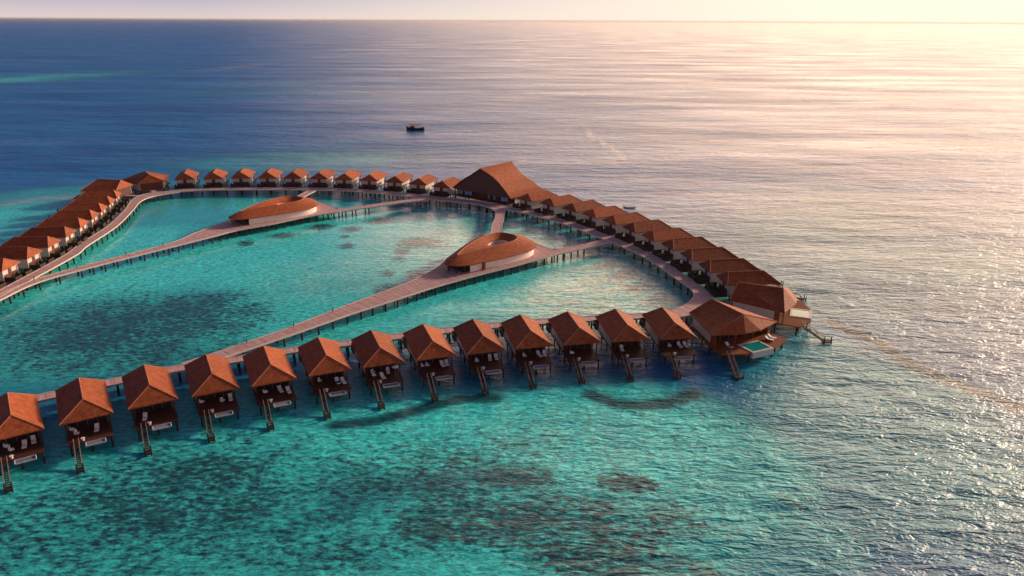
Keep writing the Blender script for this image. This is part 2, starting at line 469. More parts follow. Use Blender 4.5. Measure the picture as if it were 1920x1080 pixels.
def water_mat():
    m = bpy.data.materials.new('sea_water'); m.use_nodes = True
    nt = m.node_tree; N = nt.nodes; L = nt.links
    b = N['Principled BSDF']
    def node(t, **k):
        n = N.new(t)
        for a, v in k.items(): setattr(n, a, v)
        return n
    def math_(op, a, c=None, d=None, clamp=False):
        n = node('ShaderNodeMath', operation=op, use_clamp=clamp)
        for i, v in enumerate((a, c, d)):
            if v is None: continue
            if isinstance(v, (int, float)): n.inputs[i].default_value = v
            else: L.new(v, n.inputs[i])
        return n.outputs[0]
    def mixc(f, a, c):
        n = node('ShaderNodeMix', data_type='RGBA')
        for s, v in ((0, f), (6, a), (7, c)):
            if isinstance(v, (int, float)): n.inputs[s].default_value = v
            elif isinstance(v, tuple): n.inputs[s].default_value = (*v, 1)
            else: L.new(v, n.inputs[s])
        return n.outputs[2]
    geo = node('ShaderNodeNewGeometry').outputs['Position']
    def noise(scale, detail=4, rough=0.6, stretch=None, dist=0.0, rot=0.0):
        v = geo
        if stretch or rot:
            mp = node('ShaderNodeMapping')
            mp.inputs['Scale'].default_value = stretch or (1, 1, 1); mp.inputs['Rotation'].default_value = (0, 0, rot)
            L.new(geo, mp.inputs[0]); v = mp.outputs[0]
        n = node('ShaderNodeTexNoise'); n.inputs['Scale'].default_value = scale; n.inputs['Detail'].default_value = detail
        n.inputs['Roughness'].default_value = rough; n.inputs['Distortion'].default_value = dist
        L.new(v, n.inputs['Vector']); return n.outputs['Fac']
    at = node('ShaderNodeAttribute', attribute_name='bed'); sp = node('ShaderNodeSeparateColor'); L.new(at.outputs['Color'], sp.inputs[0])
    sh, rf, sd = sp.outputs[0], sp.outputs[1], sp.outputs[2]; bd = at.outputs['Alpha']
    at2 = node('ShaderNodeAttribute', attribute_name='surface'); sp2 = node('ShaderNodeSeparateColor'); L.new(at2.outputs['Color'], sp2.inputs[0])
    lag, foam, windward = sp2.outputs[0], sp2.outputs[1], sp2.outputs[2]
    big = noise(0.02, 5, 0.6); med = noise(0.13, 8, 0.68, dist=0.4); fine = noise(0.8, 6, 0.7, stretch=(0.7, 1.25, 1))
    # depth: shallow mask broken up by noise
    s1 = math_('ADD', sh, math_('MULTIPLY', math_('SUBTRACT', big, 0.5), 0.35), clamp=True)
    dn = math_('MULTIPLY_ADD', math_('SUBTRACT', noise(0.006, 8, 0.7, stretch=(0.35, 1.8, 1), rot=R(6)), 0.5), 3.0, 0.5, clamp=True)
    dn2 = math_('MULTIPLY_ADD', math_('SUBTRACT', noise(0.035, 8, 0.75, stretch=(0.45, 1.5, 1), rot=R(-5)), 0.5), 4.0, 0.5, clamp=True)
    deep = mixc(math_('MULTIPLY_ADD', dn, 0.5, math_('MULTIPLY', dn2, 0.5)), WC['deep0'], WC['deep1'])
    turq = mixc(med, WC['turq0'], WC['turq1'])
    mid = mixc(math_('SMOOTH_MIN', math_('MULTIPLY', s1, 1.6), 1.0, 0.2), deep, WC['mid'])
    f2 = math_('MULTIPLY', math_('SUBTRACT', s1, 0.3), 1.55, clamp=True)
    col = mixc(f2, mid, turq)
    # sand
    sfac = math_('MULTIPLY', sd, math_('MULTIPLY_ADD', math_('SUBTRACT', med, 0.5), 3.0, 0.6, clamp=True), clamp=True)
    col = mixc(sfac, col, WC['sand'])
    # reef and weed: dark mottling
    mot = math_('ADD', math_('MULTIPLY', med, 0.30), math_('ADD', math_('MULTIPLY', fine, 0.52), math_('MULTIPLY', big, 0.18)))
    thr = math_('SUBTRACT', 0.64, math_('MULTIPLY', rf, 0.30))
    rfac = math_('MULTIPLY', math_('SUBTRACT', mot, thr), 9.0, clamp=True)
    rfac = math_('MULTIPLY', rfac, math_('MULTIPLY_ADD', fine, 0.9, 0.45, clamp=True))
    col = mixc(rfac, col, mixc(noise(0.25, 3), WC['reef0'], WC['reef1']))
    # speckle over all shallows
    sp_ = math_('MULTIPLY', math_('SUBTRACT', fine, 0.52), 3.2, clamp=True)
    col = mixc(math_('MULTIPLY', sp_, math_('MULTIPLY', s1, 0.5)), col, WC['mid2'])
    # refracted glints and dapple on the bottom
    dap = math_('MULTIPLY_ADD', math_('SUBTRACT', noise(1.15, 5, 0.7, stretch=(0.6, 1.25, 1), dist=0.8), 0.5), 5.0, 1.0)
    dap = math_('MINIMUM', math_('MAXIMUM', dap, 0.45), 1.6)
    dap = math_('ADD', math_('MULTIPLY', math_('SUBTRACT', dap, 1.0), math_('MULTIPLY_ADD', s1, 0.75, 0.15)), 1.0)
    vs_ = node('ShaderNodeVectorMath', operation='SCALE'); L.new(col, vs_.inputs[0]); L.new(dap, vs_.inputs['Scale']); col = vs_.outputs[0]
    bfac = math_('MULTIPLY', bd, math_('MULTIPLY_ADD', fine, 0.9, 0.5, clamp=True))
    col = mixc(bfac, col, WC['fish'])
    ffac = math_('MULTIPLY', foam, math_('MULTIPLY', math_('SUBTRACT', noise(0.35, 5), 0.4), 3.0, clamp=True))
    col = mixc(math_('MULTIPLY', ffac, 0.9), col, (0.75, 0.66, 0.58))
    L.new(col, b.inputs['Base Color'])
    b.inputs['IOR'].default_value = 1.33
    b.inputs['Specular IOR Level'].default_value = 0.5
    # waves
    w1 = noise(0.42, 3, 0.6, stretch=(0.5, 1.3, 1), dist=0.6, rot=R(-14))
    w2 = noise(1.3, 3, 0.6, stretch=(0.7, 1.2, 1), dist=0.3, rot=R(20))
    w3 = noise(0.07, 3, 0.5, stretch=(0.5, 1.5, 1), rot=R(-20))
    gust = noise(0.012, 6, 0.65, stretch=(0.35, 1.5, 1), rot=R(8))
    h = math_('ADD', math_('MULTIPLY', w1, 1.0), math_('MULTIPLY', w2, 0.28))
    h = math_('ADD', h, math_('MULTIPLY', w3, 2.0))
    w0 = noise(0.022, 4, 0.6, stretch=(0.6, 1.3, 1), rot=R(14))
    h = math_('ADD', h, math_('MULTIPLY', w0, 2.6))
    amp = math_('MULTIPLY_ADD', windward, 0.85, 0.25)
    amp = math_('MULTIPLY', amp, math_('MULTIPLY_ADD', lag, -0.72, 1.0))
    amp = math_('MULTIPLY', amp, math_('MULTIPLY_ADD', gust, 2.4, -0.2))
    bp = node('ShaderNodeBump'); bp.inputs['Distance'].default_value = WC['wave']
    L.new(amp, bp.inputs['Strength']); L.new(h, bp.inputs['Height'])
    L.new(bp.outputs[0], b.inputs['Normal'])
    ro = math_('MULTIPLY_ADD', lag, -0.28, math_('MULTIPLY_ADD', math_('SUBTRACT', gust, 0.5), 0.5, WC['rough']))
    L.new(ro, b.inputs['Roughness'])
    return m

WC = dict(deep0=(0.001, 0.045, 0.21), deep1=(0.006, 0.18, 0.46), mid=(0.008, 0.19, 0.25), mid2=(0.006, 0.12, 0.16),
          turq0=(0.012, 0.46, 0.48), turq1=(0.10, 0.82, 0.80), sand=(0.42, 0.42, 0.34), reef0=(0.006, 0.036, 0.06), reef1=(0.014, 0.062, 0.085),
          fish=(0.004, 0.05, 0.075), wave=1.05, rough=0.33)
build_water()

# ---------------------------------------------------------------- boardwalks on piles
def catmull(P, n=6):
    P = [Vector(p) for p in P]; Q = [P[0] * 2 - P[1]] + P + [P[-1] * 2 - P[-2]]; out = []
    for k in range(1, len(Q) - 2):
        a, b, c, d = Q[k - 1:k + 3]
        for j in range(n):
            t = j / n
            out.append(0.5 * ((2 * b) + (c - a) * t + (2 * a - 5 * b + 4 * c - d) * t * t + (3 * b - a - 3 * c + d) * t ** 3))
    return out + [P[-1]]

pile_mesh = MB().tube((0, 0, -2.5), (0, 0, 2.30), 0.26, 0.24, 8).build('pile', M['post'])
pile_mesh.name = 'pile_source'
PILE = pile_mesh.data
bpy.data.objects.remove(pile_mesh)
def add_piles(root, name, pts):
    for p in pts:
        o = bpy.data.objects.new(name, PILE); COL.objects.link(o); o.parent = root; o.location = (p[0], p[1], 0)

def boardwalk(label, pairs, z, step=3.6, straight=False, extra=()):
    A = [p[0] for p in pairs]; B = [p[1] for p in pairs]
    a, b = catmull(A), catmull(B)
    root = thing('boardwalk', label, 'boardwalk', group='boardwalks of the overwater resort')
    n = len(a); d = MB()
    vs = [(p.x, p.y, z) for p in a] + [(p.x, p.y, z) for p in b] + [(p.x, p.y, z - 0.28) for p in a] + [(p.x, p.y, z - 0.28) for p in b]
    fs = []
    for i in range(n - 1):
        fs += [(i, i + 1, n + i + 1, n + i), (2 * n + i, 3 * n + i, 3 * n + i + 1, 2 * n + i + 1),
               (i, 2 * n + i, 2 * n + i + 1, i + 1), (n + i, n + i + 1, 3 * n + i + 1, 3 * n + i)]
    fs += [(0, n, 3 * n, 2 * n), (n - 1, 3 * n - 1, 4 * n - 1, 2 * n - 1)]
    d.add(vs, fs); dk = d.build('decking', M['board'], root)
    run = [0.0]
    for i in range(1, n): run.append(run[-1] + ((a[i] + b[i]) / 2 - (a[i - 1] + b[i - 1]) / 2).length)
    al = dk.data.attributes.new('along', 'FLOAT', 'POINT')
    al.data.foreach_set('value', np.array(run * 4, np.float32))
    for P, Q in ((a, b), (b, a)):
        e = MB()
        for i in range(n - 1):
            u0 = (P[i] - Q[i]).normalized(); u1 = (P[i + 1] - Q[i + 1]).normalized()
            w = 0.16
            q = [P[i] - u0 * w, P[i] + u0 * 0.06, P[i + 1] + u1 * 0.06, P[i + 1] - u1 * w]
            e.prism([(k.x, k.y) for k in q], z - 0.34, z + 0.09)
        e.build('edge_beam', M['rim'], root)
    pts = []; acc = 0.0
    for i in range(1, n):
        mid0, mid1 = (a[i - 1] + b[i - 1]) / 2, (a[i] + b[i]) / 2
        acc += (mid1 - mid0).length
        if acc >= step:
            acc = 0.0
            w = (a[i] - b[i]).length
            pts.append(a[i].lerp(b[i], 0.35 / max(w, 1))); pts.append(b[i].lerp(a[i], 0.35 / max(w, 1)))
            if w > 9: pts += [a[i].lerp(b[i], 0.35), a[i].lerp(b[i], 0.65)]
    pts = pts[:100]
    add_piles(root, 'pile', pts)
    j = MB()
    for k in range(0, len(pts) - 1, 2):
        p, q = pts[k], pts[k + 1]
        if (p - q).length > 0.5: j.bar((p.x, p.y, z - 0.40), (q.x, q.y, z - 0.40), 0.22, 0.22)
    if j.v: j.build('cross_beams', M['post'], root)
    return root, a, b

BW = {}
BW['left'] = boardwalk('left boardwalk of the ring, curving past the row of villas by the dark blue sea',
    [((-134.5, 150), (-138, 150)), ((-135, 193.7), (-138.4, 193.4)), ((-135.4, 224.3), (-138.9, 224.6)), ((-137.4, 236.1), (-141, 238)), ((-139.9, 259.6), (-143.5, 261.5)),
     ((-145, 282), (-148.8, 284.2)), ((-149.6, 299.5), (-154.2, 302)), ((-148.4, 309), (-153.6, 313.6)), ((-141, 317.9), (-142.5, 321.6))], 2.60)
BW['far'] = boardwalk('far boardwalk of the ring, in front of the small distant villas and the big hall',
    [((-141, 317.9), (-142.5, 321.6)), ((-128.6, 321.3), (-130, 325.1)), ((-110.6, 322.4), (-111.4, 326.2)), ((-92.3, 323), (-92.6, 326.9)), ((-73.7, 321.6), (-73.2, 325.6)), ((-64.6, 319.4), (-63.2, 323.2)),
     ((-52.5, 315.1), (-50.8, 319)), ((-42.5, 310.6), (-40.2, 314.6)), ((-30, 304.2), (-27, 308.3)), ((-17.3, 299.2), (-13.9, 303)), ((-10.3, 294), (-6.5, 297.3))], 2.604)
BW['right'] = boardwalk('right boardwalk of the ring, running from the big hall to the pool villas',
    [((-10.3, 294), (-6.5, 297.3)), ((-4, 290), (-0.5, 292.2)), ((7.2, 280.5), (10, 283.2)), ((19.1, 266.2), (22.3, 268.6)), ((28, 251.5), (31.6, 253.5)), ((37.6, 234.5), (41.2, 236.2)),
     ((43, 220.9), (46.6, 222.1)), ((47, 205.2), (50.6, 206)), ((49.1, 197), (52.7, 196.5)), ((48.8, 192), (52.9, 189.7)), ((46.8, 187.2), (51, 183.8)), ((43.6, 182.8), (47, 178.5)), ((40.5, 180), (42.5, 175.8))], 2.60)
BW['near'] = boardwalk('near boardwalk of the ring, half hidden behind the nearest villa roofs',
    [((40.5, 180), (42.5, 175.8)), ((30.4, 177.6), (31, 174.5)), ((19.2, 175.9), (19.7, 172.8)), ((7, 173.8), (7.6, 170.7)), ((-4, 171.2), (-3.3, 168.2)), ((-15.5, 167.9), (-14.6, 164.9)), ((-26.6, 164.2), (-25.5, 161.2)), ((-38, 159.9), (-36.9, 157)), ((-49.1, 156), (-48, 153.1)),
     ((-59.9, 151), (-58.5, 148.2)), ((-70.8, 146.3), (-69.4, 143.5)), ((-80.9, 140.1), (-79.3, 137.4)), ((-91, 133.6), (-89.4, 130.9)), ((-112, 119), (-110.2, 116.3))], 2.604)
BW['mid'] = boardwalk('pinkish boardwalk crossing the middle of the lagoon under the nearer oval pavilion',
    [((-67, 144.6), (-70.6, 147.2)), ((-60.9, 152.3), (-63.6, 155)), ((-51, 163.8), (-54, 166.6)), ((-42.5, 174), (-46.4, 177.5)), ((-38.0, 179.2), (-42.4, 183)), ((-30, 187.8), (-35, 193)), ((-23.3, 195.2), (-28, 203)), ((-15.8, 202.6), (-22.5, 214)),
     ((-7.7, 209.8), (-19.5, 224)), ((0, 216.2), (-13, 236)), ((5.6, 221.3), (-6.5, 245)), ((11, 226), (2, 246.5)), ((14, 228.6), (8.5, 240)), ((17.5, 231.2), (14.8, 234.4)), ((29.8, 240.6), (27.6, 243.8)), ((35.0, 244.2), (33, 247.4))], 2.590, 3.3)
BW['west'] = boardwalk('long boardwalk on thin piles along the left lagoon under the farther oval pavilion',
    [((-133.6, 184), (-136.6, 184)), ((-131.8, 200), (-134.4, 201.6)), ((-122.1, 216.9), (-124.8, 219)), ((-108.4, 237), (-112, 239.6)), ((-101.3, 247.4), (-109.3, 251)), ((-96.1, 255.4), (-105.5, 263)), ((-87.4, 263.4), (-101.5, 274)), ((-81, 270.6), (-98.5, 285)),
     ((-76.5, 275.6), (-94, 295)), ((-72, 279.2), (-87, 302.5)), ((-69, 281.4), (-77, 299)), ((-66.3, 283), (-70, 291)), ((-64, 285), (-66.4, 288.2)), ((-51.9, 293.6), (-54.3, 297)), ((-42.3, 300.4), (-44.5, 304)), ((-34, 303.6), (-36.2, 307.8))], 2.590, 3.3)
BW['spur'] = boardwalk('short curved boardwalk joining the nearer oval pavilion to the big hall',
    [((-3.2, 243), (-7.2, 243)), ((-3.6, 255), (-7.4, 255)), ((-3.6, 266), (-7.2, 266)), ((-3.2, 274), (-6.5, 274.6)), ((-3, 283.9), (-6.5, 283.8)), ((-1.9, 289.4), (-8.2, 289.6)), ((0, 291.4), (-11.2, 294.4))], 2.578)
BW['spur2'] = boardwalk('short straight boardwalk joining the farther oval pavilion to the far villas',
    [((-86.6, 300), (-90, 300)), ((-86, 312), (-89.2, 312)), ((-84, 324), (-87.4, 324))], 2.578)

# ---------------------------------------------------------------- standard water villa (sea end is -Y, walkway end is +Y)
ZE, ZR = 5.72, 8.09
def hip_roof(mb, W, y0, y1, i0, i1, ze, zr, t=0.16, drop=0.22):
    a, b, c, d = (-W / 2, y0, ze), (W / 2, y0, ze), (W / 2, y1, ze), (-W / 2, y1, ze)
    p, q = (0, y0 + i0, zr), (0, y1 - i1, zr)
    up = [a, b, c, d, p, q]
    lo = [(v[0], v[1], v[2] - drop) for v in up]
    return mb.add(up + lo, [(0, 1, 4), (1, 2, 5, 4), (3, 0, 4, 5), (2, 3, 5), (7, 6, 10), (8, 7, 10, 11), (6, 9, 11, 10), (9, 8, 11), (0, 6, 7, 1), (1, 7, 8, 2), (2, 8, 9, 3), (3, 9, 6, 0)])

def make_villa():
    v = thing('water_villa', 'stilted water villa', 'villa', group='stilted water villas around the lagoon')
    y0, y1 = -7.45, 7.45
    rf = hip_roof(MB(), 8.4, y0, y1, 3.28, 1.68, ZE, ZR).build('roof', M['shingle'], v)
    rc = MB(); P, Q = (0, y0 + 3.28, ZR), (0, y1 - 1.68, ZR)
    for e in ((P, Q), (P, (-4.2, y0, ZE)), (P, (4.2, y0, ZE)), (Q, (-4.2, y1, ZE)), (Q, (4.2, y1, ZE))):
        rc.tube(e[0], e[1], 0.10, n=6)
    rc.build('ridge_cap', M['ridge'], rf)
    for s in (-1, 1):
        w = MB().box(*sorted((s * 3.2, s * 3.42)), -3.5, 6.9, 2.5, 5.9).build('side_wall', M['white'], v)
    # walkway end: white panels over a dark base with a dark door between
    for x0, x1 in ((-3.2, -0.65), (0.65, 3.2)): MB().box(x0, x1, 6.5, 6.7, 3.9, 5.9).build('rear_wall', M['white'], v)
    MB().box(-3.2, 3.2, 6.46, 6.74, 2.5, 3.9).build('rear_base', M['wood'], v)
    MB().box(-0.65, 0.65, 6.50, 6.85, 3.9, 5.9).build('entrance_door', M['gable'], v)
    gd = MB().box(-3.2, 3.2, -3.3, -3.2, 2.5, 5.75).build('sliding_door', M['glass'], v)
    fr = MB()
    for x in (-3.12, -1.6, 0, 1.6, 3.12): fr.box(x - 0.06, x + 0.06, -3.36, -3.3, 2.5, 5.75)
    fr.box(-3.2, 3.2, -3.36, -3.3, 5.5, 5.75); fr.build('door_frame', M['brown'], gd)
    for s in (-1, 1):
        MB().box(s * 3.3 - 0.13, s * 3.3 + 0.13, -3.78, -3.52, 2.5, 5.85).build('corner_post', M['brown'], v)
        MB().box(s * 3.35 - 0.1, s * 3.35 + 0.1, -6.9, -6.7, 2.5, 5.6).build('veranda_post', M['post'], v)
    MB().box(-3.6, 3.6, -9.6, 7.3, 2.26, 2.5).build('deck', M['wood'], v)
    bs = MB()
    for y in (-9.0, -4.5, 0.2, 4.8): bs.box(-3.5, 3.5, y - 0.12, y + 0.12, 1.98, 2.25)
    bs.build('floor_beams', M['post'], v)
    MB().box(-0.9, 0.9, 10.6, 12.8, 2.3, 2.46).build('entry_bridge', M['bridge'], v)
    ec = MB().box(-4.0, 4.0, 7.3, 10.6, 2.24, 2.47).build('entry_court', M['post'], v)
    for s in (-1, 1):
        MB().prism([(s * 3.9, 7.3), (s * 3.9, 10.5), (s * 0.8, 10.5), (s * 0.8, 10.38), (s * 3.78, 10.38), (s * 3.78, 7.3)], 2.47, 3.7).build('court_screen', M['post'], ec)
    for x, y, r in ((-2.3, 8.8, 0.7), (2.4, 9.1, 0.6)):
        lf = MB()
        for k in range(60):
            a_, e_ = random.uniform(0, 6.28), random.uniform(-0.3, 1.4); q = r * random.uniform(0.6, 1.15)
            p = Vector((x + q * math.cos(a_) * math.cos(e_), y + q * math.sin(a_) * math.cos(e_), 2.95 + q * 1.2 * math.sin(e_)))
            d_ = Vector((random.uniform(-1, 1), random.uniform(-1, 1), random.uniform(-0.4, 1))).normalized() * 0.35; w_ = d_.cross(Vector((0.3, 0.2, 1))).normalized() * 0.14
            lf.add([p - d_, p + w_, p + d_, p - w_], [(0, 1, 2, 3)])
        sh_ = lf.build('shrub', M['foliage'], ec)
    for x in (-3.2, 0, 3.2):
        for y in (-9.0, -4.5, 0.2, 4.8):
            MB().tube((x, y, -2.5), (x, y, 1.98), 0.19, 0.17, 8).build('stilt', M['post'], v)
    # overwater hammock net hung in a white frame off the deck's front edge
    fm = MB(); c = [(-0.9, -9.75), (2.15, -9.75), (2.15, -11.2), (-0.9, -11.2)]
    for i in range(4):
        (xa, ya), (xb, yb) = c[i], c[(i + 1) % 4]
        fm.tube((xa, ya, 2.36), (xb, yb, 2.36), 0.12, n=8)
    for x in (-0.6, 1.85): fm.tube((x, -9.6, 2.36), (x, -9.75, 2.36), 0.08, n=6)
    nf = fm.build('net_frame', M['frame'], v)
    nm = MB(); nm.box(-0.9, 2.15, -11.2, -9.75, 2.28, 2.32); nm.build('hammock_net', M['net'], nf)
    # stair down to the water
    st = MB()
    for s in (-0.33, 0.33): st.bar((-2.2 + s, -9.5, 2.4), (-2.35 + s, -14.6, 0.25), 0.09, 0.3)
    for k in range(12):
        t = (k + 0.5) / 12; y = -9.6 - 5.0 * t; z = 2.42 - 2.15 * t; x = -2.2 - 0.15 * t
        st.box(x - 0.33, x + 0.33, y - 0.17, y + 0.17, z, z + 0.06)
    so = st.build('stair', M['post'], v)
    for s in (-0.4, 0.4):
        h = MB(); h.bar((-2.2 + s, -9.5, 3.45), (-2.35 + s, -14.7, 1.25), 0.11)
        for t in (0.0, 0.33, 0.66, 1.0): h.bar((-2.2 + s - 0.15 * t, -9.5 - 5.15 * t, 2.5 - 2.2 * t), (-2.2 + s - 0.15 * t, -9.5 - 5.15 * t, 3.47 - 2.2 * t), 0.09)
        h.build('handrail', M['rail'], so)
    ld = MB(); ld.box(-2.95, -1.75, -15.9, -14.5, 0.25, 0.42)
    for x in (-2.85, -1.85):
        for y in (-15.8, -14.6): ld.tube((x, y, -2.5), (x, y, 1.3), 0.12, n=6)
    ld.build('landing', M['post'], v)
    return v

NEAR = [(-87.71, 118.08, 35.2), (-78.44, 124.13, 32.0), (-69.0, 129.83, 29.8), (-59.08, 134.76, 27.3), (-49.01, 139.04, 25.0), (-39, 143.63, 23.0), (-28.66, 147.6, 20.7), (-17.98, 151.18, 18.6),
        (-7.29, 154.28, 16.0), (3.24, 157.05, 13.3), (14.08, 159.22, 11.2), (25.17, 160.98, 8.8), (36.2, 162.29, 6.4)]
FAR_OUT = [(-146.4, 339.8), (-133.9, 341.4), (-122, 343.2), (-109.6, 343.7), (-97.6, 343.8), (-85.1, 342.8), (-73.1, 341.2), (-61.2, 339.2), (-49.1, 335.8), (-37.7, 331.4), (-26.3, 325.7)]
FAR_DIR = [104, 101.5, 99, 95, 91.5, 88, 85, 82, 79, 75.5, 70]
RIGHT_OUT = [(13.4, 299.3), (22.1, 291.1), (30.3, 282.1), (37.5, 272.6), (44.1, 262.4), (49.9, 252.1), (54.9, 241.3), (59.5, 230.5), (63.2, 219.2), (66.2, 207.8), (68.5, 196.4)]
RIGHT_DIR = [42, 40, 37, 32, 27.5, 23.5, 20, 16, 12.5, 9.5, 6]
LEFT_IN = [(-157.3, 295.1), (-154.4, 284.2), (-151.6, 272.6), (-149.2, 261.8), (-147, 250.3), (-145.2, 238.7), (-143.9, 227), (-143.1, 215.4), (-143.0, 204.0), (-143.3, 192.6)]
LEFT_DIR = [196, 195, 193.5, 192, 190, 188, 185, 182.5, 180.5, 179]

villa0 = make_villa()
used = [False]
def put_villa(x, y, th, label):
    v = copy_tree(villa0) if used[0] else villa0
    used[0] = True
    v.location = (x, y, 0); v.rotation_euler = (0, 0, th); v['label'] = label
    return v
for i, (x, y, t) in enumerate(NEAR):
    lab = 'stilted villa with orange hipped roof, %s from the left in the nearest row' % ORD[i]
    put_villa(x, y, R(t), lab)
for i, ((x, y), d) in enumerate(zip(FAR_OUT, FAR_DIR)):
    a = R(d); cx, cy = x - 4.17 * math.cos(a), y - 4.17 * math.sin(a)
    put_villa(cx, cy, R(d + 90), 'small distant stilted villa, %s from the left in the far row' % ORD[i])
for i, ((x, y), d) in enumerate(zip(RIGHT_OUT, RIGHT_DIR)):
    a = R(d); cx, cy = x - 4.17 * math.cos(a), y - 4.17 * math.sin(a)
    put_villa(cx, cy, R(d + 90), 'stilted villa with brown roof, %s from the big hall in the overlapping right row' % ORD[i])
for i, ((x, y), d) in enumerate(zip(LEFT_IN, LEFT_DIR)):
    a = R(d); cx, cy = x + 5.95 * math.cos(a), y + 5.95 * math.sin(a)
    put_villa(cx, cy, R(d + 90), 'stilted villa with dark red roof, %s from the far end of the overlapping left row' % ORD[i])

# furniture on the near decks
def make_lounger():
    o = thing('sun_lounger', 'x', 'sun lounger', group='white sun loungers on the villa decks')
    f = MB(); f.box(-0.36, 0.36, -1.0, 0.95, 0.22, 0.30)
    for x in (-0.3, 0.3):
        for y in (-0.85, 0.75): f.box(x - 0.04, x + 0.04, y - 0.04, y + 0.04, 0, 0.22)
    f.build('frame', M['brown'], o)
    c = MB(); c.box(-0.36, 0.36, -1.0, 0.30, 0.31, 0.45)
    c.add([(-0.36, 0.3, 0.31), (0.36, 0.3, 0.31), (0.36, 1.0, 0.85), (-0.36, 1.0, 0.85), (-0.36, 0.22, 0.44), (0.36, 0.22, 0.44), (0.36, 0.92, 0.98), (-0.36, 0.92, 0.98)],
          [(0, 1, 2, 3), (7, 6, 5, 4), (0, 4, 5, 1), (1, 5, 6, 2), (2, 6, 7, 3), (3, 7, 4, 0)])
    c.build('cushion', M['fabric'], o)
    return o
def make_armchair():
    o = thing('armchair', 'x', 'armchair', group='pale armchairs on the villa decks')
    s = MB(); s.box(-0.38, 0.38, -0.36, 0.36, 0.3, 0.46); s.build('seat', M['fabric'], o)
    n = 9; b = MB()
    for i in range(n - 1):
        q = []
        for k in (i, i + 1):
            t = math.pi * k / (n - 1); q.append((math.cos(t), math.sin(t)))
        (c0, s0), (c1, s1) = q
        b.prism([(0.38 * c0, 0.05 + 0.36 * s0), (0.46 * c0, 0.05 + 0.44 * s0), (0.46 * c1, 0.05 + 0.44 * s1), (0.38 * c1, 0.05 + 0.36 * s1)], 0.3, 0.85)
    b.build('backrest', M['fabric'], o)
    for x in (-0.3, 0.3):
        for y in (-0.28, 0.3): MB().box(x - 0.03, x + 0.03, y - 0.03, y + 0.03, 0, 0.3).build('leg', M['brown'], o)
    return o
def make_stool():
    o = thing('side_table', 'x', 'side table', group='round white side tables by the stairs')
    MB().tube((0, 0, 0.44), (0, 0, 0.52), 0.34, n=16).build('tabletop', M['fabric'], o)
    MB().tube((0, 0, 0), (0, 0, 0.44), 0.2, 0.16, n=12).build('base', M['fabric'], o)
    return o
def make_parasol():
    o = thing('parasol', 'x', 'parasol')
    MB().tube((0, 0, 0), (0, 0, 2.2), 0.035, n=8).build('pole', M['rail'], o)
    c = MB(); n = 12
    vs = [(0, 0, 2.35)] + [(0.75 * math.cos(2 * math.pi * k / n), 0.75 * math.sin(2 * math.pi * k / n), 2.05) for k in range(n)]
    c.add(vs + [(x, y, z - 0.04) for x, y, z in vs], [(0, 1 + k, 1 + (k + 1) % n) for k in range(n)] + [(n + 1, n + 2 + (k + 1) % n, n + 2 + k) for k in range(n)] + [(1 + k, n + 2 + k, n + 2 + (k + 1) % n, 1 + (k + 1) % n) for k in range(n)])
    c.build('canopy', M['fabric'], o)
    return o
ITEMS = {0: [('c', -1.0, -6.4), ('c', -1.6, -4.6), ('l', 0.9, -6.1), ('l', 2.3, -5.2)], 1: [('c', -1.9, -6.3), ('c', -2.5, -4.4), ('l', 1.2, -6.4)], 2: [('l', -1.7, -6.5)],
         3: [('c', 1.1, -5.7), ('l', 2.6, -5.4), ('c', -2.5, -4.4)], 4: [('l', 1.2, -5.4), ('l', 2.6, -6.4), ('c', -1.6, -4.9)], 5: [('b', 1.5, -6.2), ('l', 2.6, -6.6), ('c', -1.7, -4.3)],
         6: [('l', 1.2, -5.0), ('p', 2.4, -6.8), ('l', -0.3, -7.1), ('c', -1.8, -5.7), ('c', -1.8, -4.3)], 7: [('l', 1.7, -5.2), ('l', 2.7, -5.0), ('c', -1.3, -4.4), ('c', -2.4, -4.4)],
         8: [('c', -1.6, -5.2), ('l', 1.3, -4.8), ('l', 2.7, -4.8)], 9: [('c', -1.6, -5.2), ('l', 1.6, -5.5), ('l', 2.8, -5.4)], 10: [('c', -1.9, -5.7)], 11: [('l', -1.4, -5.4)], 12: [('c', -1.0, -4.8), ('l', 1.2, -5.0), ('l', 2.6, -4.9)]}
proto = {}
def put_item(kind, k, x, y, rz, label):
    X, Y, t = NEAR[k]; t = R(t)
    mk = {'l': make_lounger, 'b': make_lounger, 'c': make_armchair, 's': make_stool, 'p': make_parasol}[kind]
    if kind not in proto:
        proto[kind] = mk(); o = proto[kind]
        if kind == 'b':
            for c in kids(o):
                if c.name.startswith('cushion'):
                    MB().box(-0.38, 0.38, -0.95, 0.1, 0.455, 0.48).build('towel', M['blue'], c)
    else: o = copy_tree(proto[kind])
    o.location = (X + x * math.cos(t) - y * math.sin(t), Y + x * math.sin(t) + y * math.cos(t), 2.502)
    o.rotation_euler = (0, 0, t + rz); o['label'] = label
def which(it, lst):
    """left / right (seen from the sea) or seaward / inner of a pair"""
    o = [q for q in lst if q[0] == it[0] and q != it]
    if not o: return ''
    dx, dy = it[1] - o[0][1], it[2] - o[0][2]
    return (' (%s of two)' % ('left' if dx < 0 else 'right')) if abs(dx) > 0.7 else (' (%s of two)' % ('seaward' if dy < 0 else 'inner'))
